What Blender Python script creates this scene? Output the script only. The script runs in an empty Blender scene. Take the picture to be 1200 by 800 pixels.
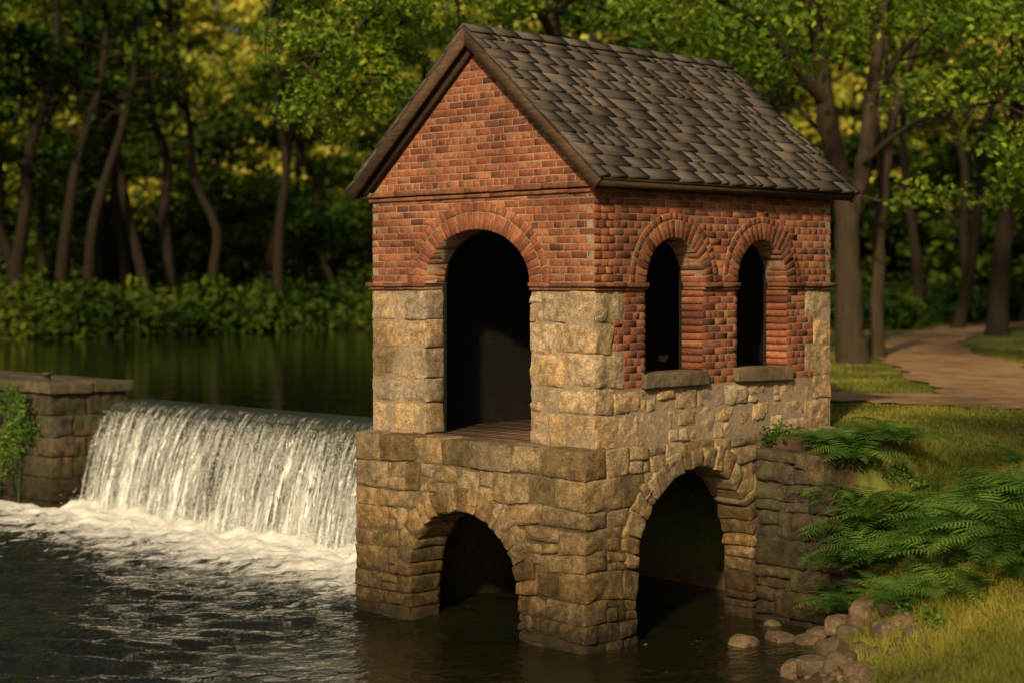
import bpy, math, random
import numpy as np
random.seed(5); rng=np.random.default_rng(5)
F=2022.0; EYE=3.85; CAMX,CAMY=-13.41,-12.18; R2=math.sqrt(.5)
def W(px,dep,z=0.0):
    X=(px-600)/F*dep
    return np.array([CAMX+R2*(dep+X), CAMY+R2*(dep-X), z])
def PP(px,py,dep): return W(px,dep,EYE-(py-332)*dep/F)
scene=bpy.context.scene
def link(o,parent=None):
    scene.collection.objects.link(o)
    if parent: o.parent=parent
    return o
def empty(name):
    e=bpy.data.objects.new(name,None); e.empty_display_size=.3; return link(e)
# ---------------------------------------------------------------- noise
def _h(i,j,k,s):
    n=(i*73856093)^(j*19349663)^(k*83492791)^(s*2654435)
    n=(n^(n>>13))*1274126177 & 0x7fffffff
    n=(n^(n>>16))*668265263 & 0x7fffffff
    return (n & 0xffff)/32767.5-1
def vnoise(P,seed=0):
    P=np.asarray(P,float); I=np.floor(P).astype(np.int64); f=P-I; f=f*f*(3-2*f)
    r=0
    for a in (0,1):
        wa=f[:,0] if a else 1-f[:,0]
        for b in (0,1):
            wb=f[:,1] if b else 1-f[:,1]
            for c in (0,1):
                wc=f[:,2] if c else 1-f[:,2]
                r=r+wa*wb*wc*_h(I[:,0]+a,I[:,1]+b,I[:,2]+c,seed)
    return r
def fbm(P,seed=0,o=3):
    r=0;a=1
    for i in range(o):
        r=r+a*vnoise(P*(2**i),seed+i*7); a*=.5
    return r
# ---------------------------------------------------------------- mesh
class MB:
    def __init__(s): s.V=[];s.Q=[];s.T=[];s.n=0
    def add(s,V,Q,t=0.5):
        V=np.asarray(V,float).reshape(-1,3); Q=np.asarray(Q,int)
        s.V.append(V); s.Q.append(Q+s.n)
        s.T.append(np.broadcast_to(np.asarray(t,float),(len(V),)).copy()); s.n+=len(V)
def build(name,mb,mat,parent=None,smooth=False,check=True):
    V=np.concatenate(mb.V); T=np.concatenate(mb.T)
    me=bpy.data.meshes.new(name)
    me.vertices.add(len(V)); me.vertices.foreach_set('co',V.astype(np.float32).ravel())
    qs={}
    for q in mb.Q:
        if len(q): qs.setdefault(q.shape[1],[]).append(q)
    loops=[];starts=[];st=0
    for k,l in qs.items():
        a=np.concatenate(l); loops.append(a.ravel()); starts.append(st+np.arange(len(a))*k); st+=a.size
    L=np.concatenate(loops).astype(np.int32); S=np.concatenate(starts).astype(np.int32)
    me.loops.add(len(L)); me.loops.foreach_set('vertex_index',L)
    me.polygons.add(len(S)); me.polygons.foreach_set('loop_start',S)
    me.update(calc_edges=True)
    at=me.attributes.new('tint','FLOAT','POINT'); at.data.foreach_set('value',T.astype(np.float32))
    if smooth: me.polygons.foreach_set('use_smooth',np.ones(len(S),bool))
    me.materials.append(mat)
    if check: me.validate()
    o=bpy.data.objects.new(name,me); return link(o,parent)
def gridq(G): return np.stack([G[:-1,:-1],G[1:,:-1],G[1:,1:],G[:-1,1:]],-1).reshape(-1,4)
_lat={}
def lattice(nx,ny,nz):
    k=(nx,ny,nz)
    if k in _lat: return _lat[k]
    I,J,K=np.meshgrid(range(nx),range(ny),range(nz),indexing='ij')
    m=(I==0)|(I==nx-1)|(J==0)|(J==ny-1)|(K==0)|(K==nz-1)
    idx=-np.ones((nx,ny,nz),int); idx[m]=np.arange(m.sum())
    q=[gridq(idx[:,:,-1]),gridq(idx[:,:,0])[:,::-1],gridq(idx[-1]),gridq(idx[0])[:,::-1],gridq(idx[:,-1,:])[:,::-1],gridq(idx[:,0,:])]
    _lat[k]=(I[m],J[m],K[m],np.concatenate(q)); return _lat[k]
def axpts(h,r,step):
    r=min(r,h*.6); inn=h-r; n=max(1,int(round(2*inn/step)))
    return np.concatenate([[-h,-h+.5*r],np.linspace(-inn,inn,n+1),[h-.5*r,h]])
def ell_clip(V,clips):
    for (c,a,b,zs,ajamb) in clips:
        ds=V[:,0]-c; dz=V[:,2]-zs
        q=(ds/a)**2+(np.maximum(dz,0)/b)**2
        m=(dz>0)&(q<1)&(q>1e-6); f=1/np.sqrt(q[m])
        V[m,0]=c+ds[m]*f; V[m,2]=zs+dz[m]*f
    return V
WARP=[0.0]
def rock(mb,lo,hi,mp=None,r=.024,step=.04,amp=.017,bulge=.016,gap=.005,clips=(),tint=None,post=None):
    lo=np.array(lo,float)+gap; hi=np.array(hi,float)-gap
    h=(hi-lo)/2; c=(hi+lo)/2
    if min(h)<=.008: return
    rr=min(r*rng.uniform(.5,1.2),min(h)*.6)
    ax=[axpts(h[i],rr,step) for i in range(3)]
    I,J,K,Q=lattice(len(ax[0]),len(ax[1]),len(ax[2]))
    P=np.stack([ax[0][I],ax[1][J],ax[2][K]],1)
    u=P/h
    out=np.zeros_like(P); bu=bulge*rng.uniform(.0,1.5)
    for i in range(3):
        on=np.abs(np.abs(u[:,i])-1)<1e-6
        o=[k for k in range(3) if k!=i]
        out[:,i]+=on*np.sign(u[:,i])*bu*(1-u[:,o[0]]**4)*(1-u[:,o[1]]**4)
    inn=np.clip(P,-(h-rr),h-rr); d=P-inn; ln=np.linalg.norm(d,axis=1,keepdims=True)
    P=inn+np.where(ln>0,d/np.maximum(ln,1e-9)*rr,0)+out
    sk=rng.normal(0,.5,2)*amp
    P[:,2]+=sk[0]*u[:,0]; P[:,0]+=sk[1]*u[:,2]
    off=rng.uniform(0,500,3); 
    N=np.stack([fbm((P+off)*7,3,3),fbm((P+off)*9,33,4),fbm((P+off)*7,63,3)],1)
    P=P+N*amp*np.array([.5,1.15,.5])
    P=P+c
    if clips: P=ell_clip(P,clips)
    if post is not None: P=post(P)
    flip=False
    if mp: P,flip=mp(P)
    if WARP[0]:
        f=np.clip((2.0-P[:,2])*4,0,1)*WARP[0]
        P[:,2]=P[:,2]+f*vnoise(P*np.array([1.7,1.7,2.0]),91)
    mb.add(P,Q[:,::-1] if flip else Q, rng.random() if tint is None else tint)
def brick(mb,lo,hi,mp=None,clips=(),post=None,tint=None,jit=.0025):
    lo=np.array(lo,float)+.0058; hi=np.array(hi,float)-.0058
    if hi[0]-lo[0]<.012: return
    lo[1]+=rng.uniform(-jit,jit)-.0058; e=.004
    a=[(lo[0],hi[1],lo[2]),(hi[0],hi[1],lo[2]),(hi[0],hi[1],hi[2]),(lo[0],hi[1],hi[2]),
       (lo[0],lo[1]+e,lo[2]),(hi[0],lo[1]+e,lo[2]),(hi[0],lo[1]+e,hi[2]),(lo[0],lo[1]+e,hi[2]),
       (lo[0]+e,lo[1],lo[2]+e),(hi[0]-e,lo[1],lo[2]+e),(hi[0]-e,lo[1],hi[2]-e),(lo[0]+e,lo[1],hi[2]-e)]
    V=np.array(a); V[:,0]+=rng.uniform(-.003,.003,12); V[:,2]+=rng.uniform(-.003,.003,12); V[4:,1]+=rng.uniform(-.0015,.0015,8)
    V[:,2]+=(V[:,0]-V[:,0].mean())*rng.normal(0,.012)
    Q=np.array([[8,9,10,11]]+[[4+i,4+(i+1)%4,8+(i+1)%4,8+i] for i in range(4)]+[[i,(i+1)%4,4+(i+1)%4,4+i] for i in range(4)])
    if clips: V=ell_clip(V,clips)
    if post is not None: V=post(V)
    fl=False
    if mp: V,fl=mp(V)
    mb.add(V,Q[:,::-1] if fl else Q, rng.random() if tint is None else tint)
def box(mb,lo,hi,t=.5):
    (a,b,c),(d,e,f)=lo,hi
    V=[(a,b,c),(d,b,c),(d,e,c),(a,e,c),(a,b,f),(d,b,f),(d,e,f),(a,e,f)]
    mb.add(V,[[0,3,2,1],[4,5,6,7],[0,1,5,4],[1,2,6,5],[2,3,7,6],[3,0,4,7]],t)
def prism(mb,pts,dirv,t=.5):
    n=len(pts); P=np.array(pts,float); P2=P+np.array(dirv)
    mb.add(np.concatenate([P,P2]),[[i,(i+1)%n,n+(i+1)%n,n+i] for i in range(n)],t)
    if n==4: mb.add(np.concatenate([P,P2]),[[0,1,2,3],[7,6,5,4]],t)
def tube(mb,path,rad,n=8,t=.5):
    path=np.array(path,float); rad=np.array(rad,float); m=len(path)
    tg=np.gradient(path,axis=0); tg/=np.linalg.norm(tg,axis=1,keepdims=True)+1e-9
    up=np.array([1,.3,.1]); A=np.cross(tg,up); A/=np.linalg.norm(A,axis=1,keepdims=True)+1e-9; B=np.cross(tg,A)
    th=np.linspace(0,2*np.pi,n,endpoint=False)
    V=path[:,None]+rad[:,None,None]*(A[:,None]*np.cos(th)[None,:,None]+B[:,None]*np.sin(th)[None,:,None])
    G=np.arange(m*n).reshape(m,n); G=np.concatenate([G,G[:,:1]],1)
    mb.add(V.reshape(-1,3),gridq(G),t)
def smoothpath(pts,k=4,wob=0):
    pts=np.array(pts,float); n=len(pts)
    tt=np.linspace(0,n-1,(n-1)*k+1); out=[]
    for t in tt:
        i=min(int(t),n-2); f=t-i
        p0=pts[max(i-1,0)];p1=pts[i];p2=pts[i+1];p3=pts[min(i+2,n-1)]
        out.append(.5*((2*p1)+(-p0+p2)*f+(2*p0-5*p1+4*p2-p3)*f*f+(-p0+3*p1-3*p2+p3)*f**3))
    out=np.array(out)
    if wob: out[1:]+=rng.normal(0,wob,out[1:].shape)
    return out
# ---------------------------------------------------------------- materials
def newmat(name):
    m=bpy.data.materials.new(name); m.use_nodes=True; nt=m.node_tree; nt.nodes.clear()
    out=nt.nodes.new('ShaderNodeOutputMaterial'); return m,nt,out
class NT:
    def __init__(s,nt): s.nt=nt
    def n(s,typ,**k):
        x=s.nt.nodes.new(typ)
        for a,b in k.items(): setattr(x,a,b)
        return x
    def l(s,a,b): s.nt.links.new(a,b)
    def val(s,sock,v):
        if isinstance(v,bpy.types.NodeSocket): s.l(v,sock)
        else: sock.default_value=v
    def pos(s): return s.n('ShaderNodeNewGeometry').outputs['Position']
    def noise(s,vec,scale,detail=4,rough=.55,dist=0):
        x=s.n('ShaderNodeTexNoise'); s.l(vec,x.inputs['Vector']); x.inputs['Scale'].default_value=scale
        x.inputs['Detail'].default_value=detail; x.inputs['Roughness'].default_value=rough; x.inputs['Distortion'].default_value=dist
        return x.outputs['Fac']
    def mapping(s,vec,scale,rot=(0,0,0)):
        x=s.n('ShaderNodeMapping'); s.l(vec,x.inputs['Vector']); x.inputs['Scale'].default_value=scale; x.inputs['Rotation'].default_value=rot
        return x.outputs[0]
    def ramp(s,fac,stops,interp='LINEAR'):
        x=s.n('ShaderNodeValToRGB'); s.l(fac,x.inputs[0]); cr=x.color_ramp; cr.interpolation=interp
        while len(cr.elements)<len(stops): cr.elements.new(.5)
        for e,(p,c) in zip(cr.elements,stops):
            e.position=p; e.color=(c,c,c,1) if isinstance(c,(int,float)) else (*c,1)
        return x.outputs[0]
    def mix(s,fac,a,b,mode='MIX'):
        x=s.n('ShaderNodeMix',data_type='RGBA',blend_type=mode)
        s.val(x.inputs[0],fac)
        for sk,v in ((x.inputs[6],a),(x.inputs[7],b)):
            if isinstance(v,bpy.types.NodeSocket): s.l(v,sk)
            else: sk.default_value=(*v,1) if not isinstance(v,(int,float)) else (v,v,v,1)
        return x.outputs[2]
    def math(s,op,a,b=0.0,clamp=False):
        x=s.n('ShaderNodeMath',operation=op,use_clamp=clamp); s.val(x.inputs[0],a); s.val(x.inputs[1],b); return x.outputs[0]
    def attr(s,name='tint'):
        return s.n('ShaderNodeAttribute',attribute_name=name).outputs['Fac']
    def sep(s,v):
        x=s.n('ShaderNodeSeparateXYZ'); s.l(v,x.inputs[0]); return x.outputs
    def bump(s,h,strength,dist,normal=None):
        x=s.n('ShaderNodeBump'); s.l(h,x.inputs['Height']); x.inputs['Strength'].default_value=strength; x.inputs['Distance'].default_value=dist
        if normal: s.l(normal,x.inputs['Normal'])
        return x.outputs[0]
    def princ(s,col,rough,normal=None,spec=.3):
        x=s.n('ShaderNodeBsdfPrincipled')
        if isinstance(col,bpy.types.NodeSocket): s.l(col,x.inputs['Base Color'])
        else: x.inputs['Base Color'].default_value=(*col,1)
        s.val(x.inputs['Roughness'],rough); x.inputs['Specular IOR Level'].default_value=spec
        if normal: s.l(normal,x.inputs['Normal'])
        return x
def masonry_mat(name,pal,mott=.5,bumpd=.012,sc=9,wet=0,rough=.9,moss=0.0,dark=.55):
    m,nt,out=newmat(name); N=NT(nt); p=N.pos(); t=N.attr()
    st=[(i/(len(pal)-1),c) for i,c in enumerate(pal)]
    c=N.ramp(t,st)
    n1=N.noise(p,sc,5,.68); n2=N.noise(p,sc*5,3,.75); n3=N.noise(p,1.1,2,.6)
    c=N.mix(1,c,N.ramp(n1,[(.28,1-mott),(.72,1+mott*.5)]),'MULTIPLY')
    c=N.mix(1,c,N.ramp(n2,[(.32,1-mott*.8),(.62,1.15)]),'MULTIPLY')
    c=N.mix(1,c,N.ramp(n3,[(.32,.6),(.62,1.08)]),'MULTIPLY')
    if dark: c=N.mix(N.ramp(N.noise(p,3.1,4,.8),[(.52,0),(.68,dark)]),c,tuple(x*.35 for x in pal[0]))
    if moss: c=N.mix(N.ramp(N.noise(p,2.3,4,.75),[(.5,0),(.66,moss)]),c,(.05,.065,.018))
    if wet:
        z=N.sep(p)[2]
        zz=N.math('DIVIDE',N.math('ADD',z,N.math('MULTIPLY',n1,.7)),wet)
        c=N.mix(1,c,N.ramp(zz,[(.22,(.15,.135,.095)),(.42,(.42,.38,.29)),(.7,(.80,.75,.66)),(1,1.0)]),'MULTIPLY')
    h=N.math('ADD',N.math('MULTIPLY',n1,.7),N.math('MULTIPLY',n2,.35))
    nb=N.bump(h,1,bumpd*2.4)
    b=N.princ(c,rough,nb,.25); N.l(b.outputs[0],out.inputs[0]); return m
STONE=masonry_mat('rough_granite',[(.15,.095,.045),(.31,.21,.10),(.42,.295,.15),(.25,.19,.12),(.40,.30,.175),(.36,.225,.10)],.65,.018,10,2.2,.9,.35)
STONEU=masonry_mat('dressed_granite',[(.34,.235,.125),(.52,.375,.205),(.38,.30,.205),(.56,.41,.235),(.54,.36,.17),(.44,.33,.21)],.65,.018,11,0,.9,.0,.6)
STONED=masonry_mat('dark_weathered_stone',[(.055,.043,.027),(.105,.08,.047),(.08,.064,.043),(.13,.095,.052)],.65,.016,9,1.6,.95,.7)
BRICK=masonry_mat('red_brick',[(.14,.048,.029),(.28,.088,.043),(.34,.113,.053),(.24,.077,.041),(.40,.16,.078),(.31,.10,.048),(.17,.062,.037)],.5,.005,24,0,.92,0,.5)
MORTAR=masonry_mat('lime_mortar',[(.30,.23,.155),(.30,.23,.155)],.4,.004,20,0,.9,0,0)
MORTARL=masonry_mat('mossy_mortar',[(.13,.10,.06),(.13,.10,.06)],.4,.006,16,2.2,.9,0,0)
SHADEWALL=masonry_mat('shade_toned_interior_plaster',[(.010,.009,.007),(.013,.011,.008)],.4,.01,6,0,.9,0,0)  # near-black wall colour stands in for the shade inside the room
def wood_mat(name,ca,cb,axis,rough=.85):
    m,nt,out=newmat(name); N=NT(nt); p=N.pos(); t=N.attr()
    sc=[34,34,34]; 
    for a in axis: sc[a]=3.0
    v=N.mapping(p,tuple(sc))
    g=N.noise(v,1,5,.75,.5)
    c=N.mix(t,ca,cb)
    c=N.mix(1,c,N.ramp(g,[(.3,.42),(.52,.95),(.75,1.45)]),'MULTIPLY')
    c=N.mix(1,c,N.ramp(N.noise(p,1.3,4,.65),[(.3,.5),(.65,1.15)]),'MULTIPLY')
    b=N.princ(c,rough,N.bump(g,1,.014),.25); N.l(b.outputs[0],out.inputs[0]); return m
SHING=wood_mat('weathered_shingle_wood',(.066,.053,.042),(.145,.12,.096),(0,))
TRIM=wood_mat('dark_trim_wood',(.045,.028,.017),(.12,.07,.04),(0,1))
def leaf_mat(name,ca,cb,cc,trans=.45,sc=.35):
    m,nt,out=newmat(name); N=NT(nt); p=N.pos(); t=N.attr()
    f=N.noise(p,sc,1,.6)
    f=N.math('ADD',N.math('MULTIPLY',N.ramp(f,[(.35,0),(.68,1)]),.6),N.math('MULTIPLY',t,.45))
    c=N.ramp(f,[(.1,ca),(.55,cb),(.98,cc)])
    d=N.n('ShaderNodeBsdfDiffuse'); N.l(c,d.inputs[0])
    tr=N.n('ShaderNodeBsdfTranslucent'); N.l(N.mix(1,c,(1.35,1.25,.45),'MULTIPLY'),tr.inputs[0])
    mx=N.n('ShaderNodeMixShader'); mx.inputs[0].default_value=trans
    N.l(d.outputs[0],mx.inputs[1]); N.l(tr.outputs[0],mx.inputs[2]); N.l(mx.outputs[0],out.inputs[0]); return m
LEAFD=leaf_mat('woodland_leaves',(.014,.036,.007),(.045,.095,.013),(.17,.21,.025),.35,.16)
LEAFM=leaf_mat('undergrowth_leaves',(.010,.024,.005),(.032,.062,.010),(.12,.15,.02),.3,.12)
LEAFB=leaf_mat('painted_glow_woodland_leaves',(.10,.145,.022),(.34,.36,.05),(.76,.66,.16),.35,.08)  # hill crowns: sunlit, hazy glow is put into these brighter leaf colours
LEAFH=leaf_mat('maple_leaves',(.035,.08,.011),(.12,.21,.024),(.32,.39,.045),.4,.5)
FERNM=leaf_mat('fern_leaves',(.03,.08,.016),(.07,.145,.027),(.17,.26,.05),.35,1.5)
GRASSM=leaf_mat('grass_blades',(.055,.068,.016),(.15,.165,.03),(.36,.31,.06),.35,.6)
def bark(name,ca,cb):
    m,nt,out=newmat(name); N=NT(nt); p=N.pos()
    g=N.noise(N.mapping(p,(9,9,1.6)),1,4,.7,.6)
    c=N.mix(g,ca,cb); b=N.princ(c,.95,N.bump(g,1,.05),.15); N.l(b.outputs[0],out.inputs[0]); return m
BARK=bark('tree_bark',(.010,.008,.005),(.070,.050,.032)); BARKD=bark('dark_bark',(.008,.006,.004),(.024,.018,.011))
# ---------------------------------------------------------------- terrain
NATR=[(2.85,-.9),(1.9,-1.5),(.95,-1.9),(.3,-2.35),(-.8,-3),(-2,-4),(-6,-8),(-14,-18),(-40,-45)]
NATL=[(-40,30),(-10,22),(-1,17.8),(1.9,17.0),(3.0,17.0)]
POLYD=[(3.9,.3),(2.85,.3)]+NATR+[(-80,-20)]+NATL+[(3.0,4.0),(3.9,3.4)]
POLYP=[(3.0,3.5),(4.6,3.7),(9,7.5),(30,29),(62,60),(45,51),(30,47.5),(17,45),(8,42),(2,30),(3.5,20),(3.0,17)]
def segd(x,y,a,b):
    ax,ay=a;bx,by=b;dx,dy=bx-ax,by-ay
    t=np.clip(((x-ax)*dx+(y-ay)*dy)/(dx*dx+dy*dy),0,1)
    return np.hypot(x-ax-t*dx,y-ay-t*dy)
def pold(x,y,P): return np.min([segd(x,y,P[i],P[i+1]) for i in range(len(P)-1)],axis=0)
def sd(x,y,P):
    d=pold(x,y,P+[P[0]]); ins=np.zeros(x.shape,bool)
    for i in range(len(P)):
        (x1,y1),(x2,y2)=P[i],P[(i+1)%len(P)]
        if y1==y2: continue
        c=((y1>y)!=(y2>y))&(x<(x2-x1)*(y-y1)/(y2-y1)+x1); ins^=c
    return np.where(ins,-d,d)
def sstep(x,a,b): t=np.clip((x-a)/(b-a),0,1); return t*t*(3-2*t)
def H(x,y):
    x=np.atleast_1d(np.asarray(x,float)); y=np.atleast_1d(np.asarray(y,float))
    s1=sd(x,y,POLYD); s2=sd(x,y,POLYP)
    nat=np.minimum(pold(x,y,NATR),pold(x,y,NATL))
    steep=sstep(x,.2,2.2)
    h=np.interp(nat,[0,.5,1.3,2.6,4.2,6],[.02,.3,.62,1.15,1.85,2.1])*(1-steep)+np.interp(nat,[0,.4,1.0,1.8,2.8,4],[.02,.38,1.0,1.6,1.98,2.1])*steep
    near=np.exp(-(nat/5)**2)
    P=np.stack([x,y,0*x],1)
    h=h+near*(.10*vnoise(P*1.1,5)+.05*vnoise(P*3,8))*np.minimum(nat,1)
    w=sstep(y,-2.3,-1.2)*(x>2.85); h=h*(1-w)+2.08*w
    hp=np.interp(s2,[-3,-.5,0,.5,2.5],[.3,1.4,1.72,1.86,2.1])
    h=np.where(s2<2.5,np.minimum(h,hp),h)
    h=np.where(s1<0,np.interp(s1,[-3,-.3,0],[-.9,-.25,.02]),h)
    h=np.where(s2<0,hp,h)
    Z=(x-CAMX)*R2+(y-CAMY)*R2
    h=h+np.where(s2>2.5,np.interp(Z,[90,110,150,220],[0,3.5,11,13]),0)*(s1>0)
    return h
DEPS=np.arange(11,60,.08)
def hit(px,py):
    P=np.array([PP(px,py,d) for d in (1.0,2.0)]); o=2*P[0]-P[1]; v=P[1]-P[0]
    Q=o+v*DEPS[:,None]; k=np.nonzero(Q[:,2]<=H(Q[:,0],Q[:,1]))[0]
    return Q[k[0]] if len(k) else Q[200]
def warp(c,lo,hi,n,fine):
    t=np.linspace(-1,1,n); a=np.sinh(t*4.6)/np.sinh(4.6)
    return np.where(a<0,c+a*(c-lo),c+a*(hi-c))
gx=np.unique(np.concatenate([warp(1.5,-220,420,210,0),np.arange(-3,7,.11)])); gy=np.unique(np.concatenate([warp(-1.5,-220,420,210,0),np.arange(-6,2,.11)]))
GX,GY=np.meshgrid(gx,gy,indexing='ij'); HZ=H(GX.ravel(),GY.ravel())
m,nt,out=newmat('grassy_ground'); N=NT(nt); p=N.pos()
n1=N.noise(p,.5,4,.6); n2=N.noise(p,7,5,.7); x_,y_,z=N.sep(p)
g=N.mix(N.ramp(n1,[(.35,0),(.65,1)]),(.05,.064,.016),(.13,.14,.028))
g=N.mix(N.ramp(n2,[(.5,0),(.8,.7)]),g,(.09,.07,.03))
soil=N.mix(n2,(.025,.017,.010),(.12,.075,.042))
zz=N.math('ADD',z,N.math('MULTIPLY',n2,.5))
g=N.mix(N.ramp(zz,[(.35,1),(.7,0)]),g,soil)
bx=N.math('SUBTRACT',1,N.math('ABSOLUTE',N.math('DIVIDE',N.math('SUBTRACT',x_,3.3),1.5)),True)
by=N.math('SUBTRACT',1,N.math('ABSOLUTE',N.math('DIVIDE',N.math('ADD',y_,.5),1.1)),True)
g=N.mix(N.ramp(N.math('ADD',N.math('MULTIPLY',bx,by),N.math('MULTIPLY',N.math('SUBTRACT',n2,.5),.8)),[(.12,0),(.35,1)]),g,soil)
ds=N.math('ADD',x_,N.math('ADD',y_,N.math('MULTIPLY',n1,8)))
litter=N.mix(n2,(.012,.014,.005),(.045,.045,.014))
g=N.mix(N.ramp(N.math('DIVIDE',ds,200),[(.37,0),(.42,1)]),g,litter)
b=N.princ(g,.95,N.bump(n2,1,.06),.1); N.l(b.outputs[0],out.inputs[0]); GROUND=m
mb=MB(); mb.add(np.stack([GX.ravel(),GY.ravel(),HZ],1),gridq(np.arange(GX.size).reshape(GX.shape)))
build('ground',mb,GROUND,None,True)
# path
m,nt,out=newmat('gravel_path_dirt'); N=NT(nt); p=N.pos()
n1=N.noise(p,1.2,5,.6); n2=N.noise(p,30,4,.7)
c=N.mix(N.ramp(n1,[(.3,0),(.7,1)]),(.19,.112,.055),(.42,.27,.145)); c=N.mix(1,c,N.ramp(n2,[(.3,.65),(.7,1.15)]),'MULTIPLY')
b=N.princ(c,.95,N.bump(n2,1,.03),.1); N.l(b.outputs[0],out.inputs[0]); GRAVEL=m
def ribbon(mb,pts,w,zoff):
    c=smoothpath([ (q[0],q[1],0) for q in pts],14)
    t=np.gradient(c,axis=0); t/=np.linalg.norm(t,axis=1,keepdims=True); nrm=np.stack([-t[:,1],t[:,0],0*t[:,0]],1)
    k=np.arange(len(c)); wl=np.interp(k,np.linspace(0,len(c)-1,len(w)),w)
    us=np.linspace(-1,1,7); V=[]
    for u in us:
        e=.22*vnoise(np.stack([k*.45,0*k+u*9,0*k],1),3)*(abs(u)>.9)
        q=c+nrm*((u*(wl/2)+np.sign(u)*e))[:,None]
        q[:,2]=2.1+zoff+.01*(1-u*u); V.append(q)
    V=np.stack(V,1); mb.add(V.reshape(-1,3),gridq(np.arange(len(c)*7).reshape(len(c),7)))
    return c
mb=MB()
pc1=ribbon(mb,[W(880,27.6),W(980,26.8),W(1090,26.2),W(1200,25.6),W(1330,24.8),W(1480,23.8)],[1.5,2.0,2.8,3.6,4.2],.008)
pc2=ribbon(mb,[W(1270,24.8),W(1215,28),W(1148,33.5),W(1098,40),W(1080,48),W(1090,56),W(1130,65),W(1200,73),W(1300,80)],[3.2,3.0,2.5,2.3,2.5,2.8],.016)
build('gravel_path',mb,GRAVEL,None,True)
PATHC=np.concatenate([pc1,pc2])[:,:2]
# ---------------------------------------------------------------- gatehouse
HOUSE=empty('brick_and_stone_gatehouse')
WY,LX=3.6,4.3
mf=lambda x0:(lambda P:(np.stack([x0+P[:,1],P[:,0],P[:,2]],1),True))
ms=lambda y0:(lambda P:(np.stack([P[:,0],y0+P[:,1],P[:,2]],1),False))
mbk=lambda x0:(lambda P:(np.stack([x0-P[:,1],P[:,0],P[:,2]],1),False))
ml=lambda y0:(lambda P:(np.stack([P[:,0],y0-P[:,1],P[:,2]],1),True))
def segs(sa,sb,z0,z1,ops):
    S=[(sa,sb)]
    for (c,a,b,zb,zs,ring) in ops:
        if z1<=zb+.01: continue
        if z1<=zs+.03: hw=a
        else:
            am,bm=a+ring*.55,b+ring*.55
            q=(z1-zs)/bm
            if q>=1: continue
            hw=am*math.sqrt(1-q*q)
        N_=[]
        for (p,q2) in S:
            if c+hw<=p or c-hw>=q2: N_.append((p,q2)); continue
            if c-hw>p: N_.append((p,c-hw))
            if c+hw<q2: N_.append((c+hw,q2))
        S=N_
    return S
def clipsof(ops): return [(c,a+r*.55,b+r*.55,zs,a) for (c,a,b,zb,zs,r) in ops]
def fill_row(mb,sa,sb,z0,z1,mp,ops,depth,wmin,wmax,split=.3,d0=0,**k):
    cl=clipsof(ops)
    R=lambda a,b,c,d,pr: rock(mb,(a,d0+pr,c),(b,depth,d),mp,clips=cl,**k)
    for (p,q) in segs(sa,sb,z0,z1,ops):
        s=p
        while s<q-.02:
            w=rng.uniform(wmin,wmax); 
            if q-s-w<wmin*.7: w=q-s if q-s<wmax*1.2 else (q-s)/2
            pr=rng.uniform(-.018,.014)
            if rng.random()<split and z1-z0>.17:
                zm=z0+(z1-z0)*rng.uniform(.36,.64); f=rng.uniform(.35,.65)*w; c=rng.random()
                if c<.35: R(s,s+w,z0,zm,pr); R(s,s+w,zm,z1,-pr)
                elif c<.7: R(s,s+f,z0,zm,pr); R(s+f,s+w,z0,zm,-pr); R(s,s+w,zm,z1,0)
                else: R(s,s+f,z0,z1,pr); R(s+f,s+w,z0,zm,-pr); R(s+f,s+w,zm,z1,.0)
            else: R(s,s+w,z0,z1,pr)
            s+=w
def plate(mb,sa,sb,zb,zt,ops,d0,d1,mp,grow=.03):
    ztf=zt if callable(zt) else (lambda s:zt)
    br=set([sa,sb]); 
    for (c,a,b,z0,zs,r) in ops:
        A=a+grow
        for th in np.linspace(0,math.pi,29): br.add(round(c+A*math.cos(th),5))
    for v in np.linspace(sa,sb,13): br.add(round(v,5))
    br=sorted(x for x in br if sa-1e-6<=x<=sb+1e-6)
    def arch(s,op):
        c,a,b,z0,zs,r=op; A,B=a+grow,b+grow
        return zs+B*math.sqrt(max(0,1-((s-c)/A)**2))
    def q(a,b,c,d):
        V,_=mp(np.array([a,b,c,d],float)); mb.add(V,[[0,1,2,3]],.5)
    for s0,s1 in zip(br[:-1],br[1:]):
        if s1-s0<1e-4: continue
        mid=(s0+s1)/2; op=None
        for o in ops:
            if abs(mid-o[0])<o[1]+grow: op=o
        parts=[]
        if op is None: parts=[(zb,zb,ztf(s0),ztf(s1))]
        else:
            if op[3]>zb+.01: parts.append((zb,zb,op[3],op[3]))
            parts.append((arch(s0,op),arch(s1,op),ztf(s0),ztf(s1)))
        for (a0,a1,b0,b1) in parts:
            q((s0,d0,a0),(s1,d0,a1),(s1,d0,b1),(s0,d0,b0)); q((s0,d1,a0),(s1,d1,a1),(s1,d1,b1),(s0,d1,b0))
            q((s0,d0,a0),(s1,d0,a1),(s1,d1,a1),(s0,d1,a0)); q((s0,d0,b0),(s1,d0,b1),(s1,d1,b1),(s0,d1,b0))
    for (c,a,b,z0,zs,r) in ops:
        for s in (c-a-grow,c+a+grow): q((s,d0,z0),(s,d1,z0),(s,d1,zs),(s,d0,zs))
    for s in (sa,sb): q((s,d0,zb),(s,d1,zb),(s,d1,ztf(s)),(s,d0,ztf(s)))
def arclen(a,b): 
    th=np.linspace(0,math.pi,200); x=a*np.cos(th);y=b*np.sin(th)
    L=np.concatenate([[0],np.cumsum(np.hypot(np.diff(x),np.diff(y)))]); return th,L
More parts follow.
